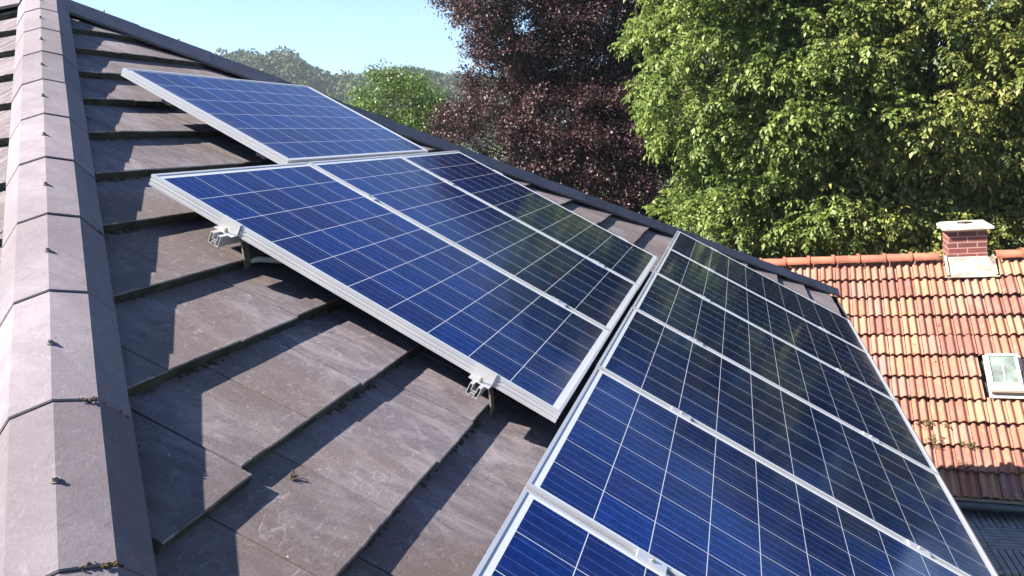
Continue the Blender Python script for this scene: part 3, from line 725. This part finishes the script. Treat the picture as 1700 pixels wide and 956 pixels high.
# ------------------------------------------------------------------ neighbouring house
PSI, Q = -1.652474, 0.711487
E_ = Vector((math.cos(PSI), math.sin(PSI), 0)); D_ = Vector((-0.75486692, 0.06179325, -0.65296059)); N_ = Vector((-0.65078377, 0.05327303, 0.75739188))
P0 = Vector((9.90893506, -5.02472026, 5.4955279))
NB = frame(E_, -D_, N_, P0)            # X along the ridge, Y up the slope (= -v), Z out
if NB.determinant() < 0: NB = frame(-E_, -D_, N_, P0)
SGX = 1 if NB.col[0].xyz.dot(E_) > 0 else -1
def clay_material():
    mt, N, L, B = mat('clay_tile')
    gi = N.new('ShaderNodeNewGeometry'); tc = N.new('ShaderNodeTexCoord'); isl = gi.outputs['Random Per Island']
    cr = ramp(N, [(0.0, (0.140, 0.055, 0.047)), (0.3, (0.212, 0.085, 0.064)), (0.55, (0.250, 0.108, 0.073)), (0.8, (0.305, 0.160, 0.098)), (1.0, (0.200, 0.104, 0.094))])
    L.new(isl, cr.inputs[0])
    big = nz(N, L, tc.outputs['Object'], 1.1, 4); st = nz(N, L, mapping(N, L, tc.outputs['Object'], (16, 5, 8)), 1.0, 7, 0.68, 0.5); sp = nz(N, L, tc.outputs['Object'], 34, 5, 0.7)
    c = mixc(N, L, rng_(N, L, st, 0.46, 0.68, 0, 0.75), cr.outputs[0], (0.175, 0.105, 0.095))
    c = mixc(N, L, rng_(N, L, st, 0.46, 0.26, 0, 0.55), c, (0.40, 0.25, 0.155))
    c = mixc(N, L, rng_(N, L, big, 0.56, 0.72, 0, 0.5), c, (0.26, 0.19, 0.16))
    c = mixc(N, L, rng_(N, L, sp, 0.64, 0.74, 0, 0.75), c, (0.075, 0.055, 0.04))
    L.new(c, B.inputs['Base Color']); B.inputs['Roughness'].default_value = 0.85; B.inputs['Specular IOR Level'].default_value = 0.2
    bp = N.new('ShaderNodeBump'); bp.inputs['Strength'].default_value = 0.3; bp.inputs['Distance'].default_value = 0.004; L.new(sp, bp.inputs['Height']); L.new(bp.outputs[0], B.inputs['Normal'])
    return mt
M_CLAY = clay_material()
nh = empty('tiled_house', Matrix.Translation((11.0, -5.0, 0)), 'neighbouring house with an orange clay tile roof, brick chimney and small skylight', 'house')
TW, TG = 0.2152, 0.34
def clay_slope(u0, u1, rows, vshift, holes, seed):
    bm = bmesh.new(); rng = random.Random(seed); ns = 14
    for r in range(rows):
        vn = vshift + TG * r
        for i in range(int(u0 / TW), int(u1 / TW)):
            ua = i * TW; uc = ua + TW / 2
            if any(a < uc < b and c < vn - TG / 2 < d for a, b, c, d in holes): continue
            dz = rng.uniform(-0.005, 0.005); sl = rng.uniform(-0.010, 0.010); th = 0.022
            cols = []
            for q in range(ns + 1):
                u = ua + 0.0035 + (TW - 0.007) * q / ns; ph = ((q / ns) * 2) % 1.0 if q < ns else 1.0
                hgt = 0.036 * max(0.0, math.sin(math.pi * min(ph / 0.72, 1.0))) ** 0.8 if ph < 0.72 else -0.006 * math.sin(math.pi * (ph - 0.72) / 0.28)
                y0 = -(vn + sl + 0.012 * mnoise.noise(Vector((ua * 0.9, r * 7.3, 1)))); dz += 0.004 * mnoise.noise(Vector((ua * 1.3, r * 3.1, 5))); yu = y0 + TG + 0.05
                z0 = 0.0 + hgt + dz; zu = -0.056 + hgt + dz
                cols.append([bm.verts.new(p) for p in ((u, yu, zu), (u, y0 + 0.004, z0), (u, y0, z0 - 0.006), (u, y0, z0 - th - 0.008), (u, yu, zu - th))])
            for q in range(ns):
                A, B = cols[q], cols[q + 1]
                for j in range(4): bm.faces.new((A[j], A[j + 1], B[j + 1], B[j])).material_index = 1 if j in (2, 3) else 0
    bmesh.ops.recalc_face_normals(bm, faces=bm.faces)
    return bm
CH_U0, CH_U1 = -0.165, 0.335
SK = (0.07, 0.43, 1.385, 1.955)
rm = clay_slope(-4.6, 6.5, 11, 0.0, [(SGX * CH_U0 - 0.05 if SGX > 0 else -CH_U1 - 0.05, SGX * CH_U1 + 0.05 if SGX > 0 else -CH_U0 + 0.05, -0.5, -0.02), ((SK[0] if SGX > 0 else -SK[1]) + 0.0, (SK[1] if SGX > 0 else -SK[0]) + 0.02, 1.36, 1.99)], 8)
roof_o = obj('roof', rm, [M_CLAY, simple('shaded_clay_edge', (0.085, 0.032, 0.024), 0.9, nscale=20, namp=0.4)], nh, NB)  # tile nose and underside coloured dark to deepen the shade line under each course
M_RIDGE = simple('orange_clay_ridge', (0.235, 0.080, 0.050), 0.8, nscale=5, namp=0.35, bump=0.2)
# rear slope and gable walls
bm = bmesh.new()
hb = Vector((-D_.x, -D_.y, 0)).normalized()
rid = P0 - D_ * 0.36
def rp(u, w, z): return E_ * u + hb * w + Vector((rid.x, rid.y, z))
zr = rid.z - 0.03; ze = 3.27
xw = 3.45 * 0.757
for a, b, c, d in ((rp(-4.55, 0, zr), rp(6.5, 0, zr), rp(6.5, 2 * 1.45, ze), rp(-4.55, 2 * 1.45, ze)),):
    vv = [bm.verts.new(q) for q in (a, b, c, d)]; bm.faces.new(vv)
g = bmesh.ops.extrude_face_region(bm, geom=list(bm.faces)); 
for q in g['geom']:
    if isinstance(q, bmesh.types.BMVert): q.co.z -= 0.05
bmesh.ops.recalc_face_normals(bm, faces=bm.faces)
obj('rear_roof', bm, M_CLAY, nh, Matrix.Identity(4))
bm = bmesh.new()
for side in (0,):
    ring = [rp(-4.4, -2.42, 0), rp(-4.4, -2.42, 3.12), rp(-4.4, 0, zr - 0.12), rp(-4.4, 2.5, 3.2), rp(-4.4, 2.5, 0)]
    r2 = [q + E_ * 10.7 for q in ring]
    A = [bm.verts.new(q) for q in ring]; Bv = [bm.verts.new(q) for q in r2]
    for i in range(5): bm.faces.new((A[i], A[(i + 1) % 5], Bv[(i + 1) % 5], Bv[i]))
    bm.faces.new(A[::-1]); bm.faces.new(Bv)
bmesh.ops.recalc_face_normals(bm, faces=bm.faces)
obj('wall', bm, M_WALL, nh, Matrix.Identity(4))
bm = bmesh.new(); vv = [bm.verts.new(NB @ Vector(q)) for q in ((-4.55, -3.38, -0.085), (6.45, -3.38, -0.085), (6.45, 0.34, -0.085), (-4.55, 0.34, -0.085))]; bm.faces.new(vv)
obj('underlay', bm, M_DARK, nh, Matrix.Identity(4))
# ridge tiles: half-round with a collar at each joint
rr = random.Random(4); x = -4.6; RB = [bmesh.new(), bmesh.new()]
while x < 6.5:
    if not (CH_U0 - 0.06 < SGX * (x + 0.18) < CH_U1 + 0.06):
        bm = RB[0 if SGX * (x + 0.18) < CH_U0 else 1]; dz = rr.uniform(-0.004, 0.004)
        for a, b, r0, r1 in ((x, x + 0.32, 0.098, 0.088), (x + 0.315, x + 0.358, 0.122, 0.116)):
            rings = []
            for xx, rad in ((a, r0), (b, r1)):
                ring = []
                for kx in range(13):
                    t = math.pi * (kx / 12) * 1.10 - 0.05 * math.pi
                    ring.append((xx, rad * math.cos(t), rad * 0.92 * math.sin(t) - 0.01 + dz))
                for kx in range(12, -1, -1):
                    t = math.pi * (kx / 12) * 1.10 - 0.05 * math.pi
                    ring.append((xx, (rad - 0.014) * math.cos(t), (rad - 0.014) * 0.92 * math.sin(t) - 0.01 + dz))
                rings.append([bm.verts.new(q) for q in ring])
            n = len(rings[0])
            for i in range(n): bm.faces.new((rings[0][i], rings[0][(i + 1) % n], rings[1][(i + 1) % n], rings[1][i]))
            for ring, rv in ((rings[0], 1), (rings[1], 0)):
                for i in range(12):
                    q = (ring[i], ring[i + 1], ring[24 - i], ring[25 - i]); bm.faces.new(q[::-1] if rv else q)
    x += 0.36
for bm in RB: bmesh.ops.recalc_face_normals(bm, faces=bm.faces)
RM = frame(NB.col[0].xyz, hb, Vector((0, 0, 1)), rid + Vector((0, 0, 0.02)))
if RM.determinant() < 0: RM = frame(NB.col[0].xyz, -hb, Vector((0, 0, 1)), rid + Vector((0, 0, 0.02)))
for bm in RB: obj('ridge_cap', bm, M_RIDGE, nh, RM, smooth=False)
# chimney
def brick_material():
    mt, N, L, B = mat('red_brick')
    tc = N.new('ShaderNodeTexCoord'); sp = N.new('ShaderNodeSeparateXYZ'); L.new(tc.outputs['Object'], sp.inputs[0])
    cb = N.new('ShaderNodeCombineXYZ'); L.new(mth(N, L, 'ADD', sp.outputs[0], sp.outputs[1]), cb.inputs[0]); L.new(sp.outputs[2], cb.inputs[1])
    br = N.new('ShaderNodeTexBrick'); L.new(cb.outputs[0], br.inputs['Vector'])
    br.offset = 0.5; br.inputs['Scale'].default_value = 1.0; br.inputs['Brick Width'].default_value = 0.25; br.inputs['Row Height'].default_value = 0.083
    br.inputs['Mortar Size'].default_value = 0.008; br.inputs['Mortar Smooth'].default_value = 0.2
    br.inputs['Color1'].default_value = (0.15, 0.038, 0.036, 1); br.inputs['Color2'].default_value = (0.085, 0.026, 0.030, 1); br.inputs['Mortar'].default_value = (0.30, 0.20, 0.17, 1)
    soot = nz(N, L, tc.outputs['Object'], 7, 4)
    c = mixc(N, L, mth(N, L, 'MULTIPLY', rng_(N, L, soot, 0.5, 0.68, 0, 0.6), rng_(N, L, sp.outputs[2], 0.15, 0.45, 0, 1)), br.outputs['Color'], (0.06, 0.045, 0.06))
    L.new(c, B.inputs['Base Color']); B.inputs['Roughness'].default_value = 0.8
    bp = N.new('ShaderNodeBump'); bp.inputs['Strength'].default_value = 0.6; bp.inputs['Distance'].default_value = 0.006; bp.invert = True
    L.new(br.outputs['Fac'], bp.inputs['Height']); L.new(bp.outputs[0], B.inputs['Normal'])
    return mt
base = P0 + E_ * ((CH_U0 + CH_U1) / 2) + D_ * (-0.335)
X_ = NB.col[0].xyz; CHM = frame(X_, hb if X_.cross(hb).z > 0 else -hb, Vector((0, 0, 1)), base)
YS = 1 if CHM.col[1].xyz.dot(hb) > 0 else -1       # +1: local +y points away from us
cw = (CH_U1 - CH_U0) / 2; cdp = 0.48
y0, y1 = (0.0, cdp) if YS > 0 else (-cdp, 0.0)
bm = bmesh.new(); box(bm, -cw, cw, y0, y1, -0.6, 0.425)
ch = obj('chimney', bm, brick_material(), nh, CHM)
bm = bmesh.new()
ov = 0.075
c0 = [(-cw - ov, y0 - ov), (cw + ov, y0 - ov), (cw + ov, y1 + ov), (-cw - ov, y1 + ov)]; c1 = [(-cw - ov * .45, y0 - ov * .45), (cw + ov * .45, y0 - ov * .45), (cw + ov * .45, y1 + ov * .45), (-cw - ov * .45, y1 + ov * .45)]
lay = [[bm.verts.new((x, y, z)) for x, y in cc] for cc, z in ((c1, 0.427), (c0, 0.448), (c0, 0.475), (c1, 0.505))]
for i in range(3):
    for j in range(4): bm.faces.new((lay[i][j], lay[i][(j + 1) % 4], lay[i + 1][(j + 1) % 4], lay[i + 1][j]))
bm.faces.new(lay[0][::-1]); bm.faces.new(lay[3]); bmesh.ops.recalc_face_normals(bm, faces=bm.faces)
obj('chimney_cap', bm, simple('weathered_white_concrete', (0.40, 0.37, 0.35), 0.9, nscale=9, namp=0.35, bump=0.5), ch, CHM)
bm = bmesh.new(); tube(bm, [(0, (y0 + y1) / 2, 0.506), (0, (y0 + y1) / 2, 0.520)], [0.105, 0.10], 20); obj('flue', bm, M_DARK, ch, CHM)
bm = bmesh.new()
s_ = SGX
def fx(u): return s_ * u
def fbox(u0, u1, v0, v1, z0, z1):
    a, b = sorted((fx(u0), fx(u1))); box(bm, a, b, -v1, -v0, z0, z1)
fbox(CH_U0 - 0.02, CH_U1 + 0.055, -0.335, 0.012, 0.022, 0.036); fbox(CH_U0 - 0.075, CH_U1 + 0.11, 0.0125, 0.034, 0.020, 0.034)
fbox(CH_U0 - 0.055, CH_U0 - 0.021, -0.36, 0.012, 0.030, 0.062); fbox(CH_U1 + 0.056, CH_U1 + 0.085, -0.36, 0.012, 0.030, 0.062)
obj('flashing', bm, simple('whitewashed_flashing', (0.26, 0.22, 0.185), 0.8, nscale=7, namp=0.75), ch, NB)
bm = bmesh.new(); box(bm, -cw - 0.006, cw + 0.006, (y0 - 0.012 if YS > 0 else y1 + 0.002), (y0 - 0.002 if YS > 0 else y1 + 0.012), -0.06, 0.035); obj('apron', bm, M_WHITE, ch, CHM)
# skylight
skl = SK
bm = bmesh.new(); 
fbox(skl[0] - 0.02, skl[1] + 0.05, skl[2] - 0.01, skl[3] + 0.07, 0.012, 0.024)
sk = obj('skylight', bm, M_WHITE, nh, NB)
def sky_frame():
    global bm
    bm = bmesh.new(); w = 0.035; z0, z1 = 0.030, 0.095
    fbox(skl[0], skl[1], skl[2], skl[2] + w, z0, z1); fbox(skl[0], skl[1], skl[3] - w, skl[3], z0, z1)
    fbox(skl[0], skl[0] + w, skl[2] + w, skl[3] - w, z0, z1); fbox(skl[1] - w, skl[1], skl[2] + w, skl[3] - w, z0, z1)
    bevel_all(bm, 0.006, 2); obj('skylight_frame', bm, M_WHITE, sk, NB)
    bm = bmesh.new(); fbox(skl[0] + w, skl[1] - w, skl[2] + w, skl[3] - w, 0.070, 0.078)
    g = simple('skylight_glass', (0.12, 0.15, 0.145), 0.08, 0, 0.5, nscale=5, namp=0.5); obj('pane', bm, g, sk, NB)
    bm = bmesh.new(); fbox(skl[0] + 0.17, skl[0] + 0.182, skl[2] + 0.18, skl[3] - 0.12, 0.079, 0.09); obj('stay_bar', bm, M_WHITE, sk, NB)
    bm = bmesh.new(); fbox(skl[0] + w, skl[1] - w, skl[3] - w - 0.085, skl[3] - w, 0.079, 0.088); obj('weather_strip', bm, simple('beige_strip', (0.50, 0.46, 0.38), 0.6), sk, NB)
    bm = bmesh.new(); fbox(skl[0] + 0.005, skl[1] + 0.005, skl[3] + 0.001, skl[3] + 0.02, 0.026, 0.085); obj('front_strip', bm, simple('brown_strip', (0.16, 0.13, 0.10), 0.6), sk, NB)
sky_frame()
# moss cushions on the clay tiles
bm = bmesh.new(); rg = random.Random(12)
for u, v, n, sz in ((-0.86, 2.00, 8, .035), (-0.72, 2.42, 50, .035), (-0.5, 2.46, 14, .025), (-0.62, 2.66, 70, .045), (-0.28, 2.70, 50, .035), (-0.36, 2.98, 34, .03), (-0.5, 1.50, 8, .03), (-0.78, 1.36, 5, .03), (-0.42, 0.86, 6, .02), (-0.1, 1.02, 6, .02), (-1.1, 0.93, 6, .02), (-0.75, 1.18, 4, .02)):
    for i in range(n): blob(bm, (fx(u + rg.gauss(0, sz * 1.3)), -(v + rg.gauss(0, sz)), 0.012 + rg.uniform(0, 0.016)), rg.uniform(0.005, 0.014), rg.random() * 9, 0.4)
obj('moss', bm, M_MOSSG, nh, NB, kind='stuff')
# eave gutter
bm = bmesh.new(); tube(bm, [NB @ Vector((-4.6, -3.47, -0.10)), NB @ Vector((6.5, -3.47, -0.10))], 0.055, 12)
obj('gutter', bm, M_GUTTER, nh, Matrix.Identity(4), smooth=True)

# ------------------------------------------------------------------ terrace with slatted deck tiles between the houses
tr = empty('terrace', Matrix.Translation((6.9, -6.5, 0)), 'flat terrace below the red roof laid with dark slatted deck tiles in a checker pattern', 'terrace')
M_DECK = simple('grey_deck_slats', (0.16, 0.16, 0.17), 0.75, nscale=7, namp=0.25)
DZ = 3.0; bm = bmesh.new(); TS = 0.5
for i in range(3):
    for j in range(-12, 6):
        xa = 7.66 - TS * (i + 1); ya = -4.99 - TS * (j + 1)
        if (i + j) % 2 == 0:
            for q in range(7): w = TS / 7; box(bm, xa + w * q + 0.007, xa + w * (q + 1) - 0.007, ya + 0.003, ya + TS - 0.003, DZ - 0.03, DZ)
        else:
            for q in range(7): w = TS / 7; box(bm, xa + 0.003, xa + TS - 0.003, ya + w * q + 0.007, ya + w * (q + 1) - 0.007, DZ - 0.03, DZ)
obj('deck_tiles', bm, M_DECK, tr, Matrix.Identity(4))
bm = bmesh.new(); box(bm, 6.14, 7.66, -9.0, 1.0, DZ - 0.25, DZ - 0.034); obj('slab', bm, M_DARK, tr, Matrix.Identity(4))
bm = bmesh.new(); box(bm, 6.20, 7.6, -8.9, 0.9, 0, DZ - 0.252); obj('wall', bm, M_WALL, tr, Matrix.Identity(4))

# ------------------------------------------------------------------ haze
bm = bmesh.new(); box(bm, -60, 520, -420, 520, -1.0, 110)
mt = bpy.data.materials.new('haze_air'); mt.use_nodes = True; N = mt.node_tree.nodes
for n_ in list(N):
    if n_.type == 'BSDF_PRINCIPLED': N.remove(n_)
pv = N.new('ShaderNodeVolumePrincipled'); pv.inputs['Color'].default_value = (0.68, 0.82, 1.0, 1); pv.inputs['Density'].default_value = 0.00034; pv.inputs['Anisotropy'].default_value = 0.2
mt.node_tree.links.new(pv.outputs[0], N['Material Output'].inputs['Volume'])
tag(obj('haze', bm, mt), kind='stuff')
S.cycles.volume_bounces = 0
S.cycles.max_bounces = 8
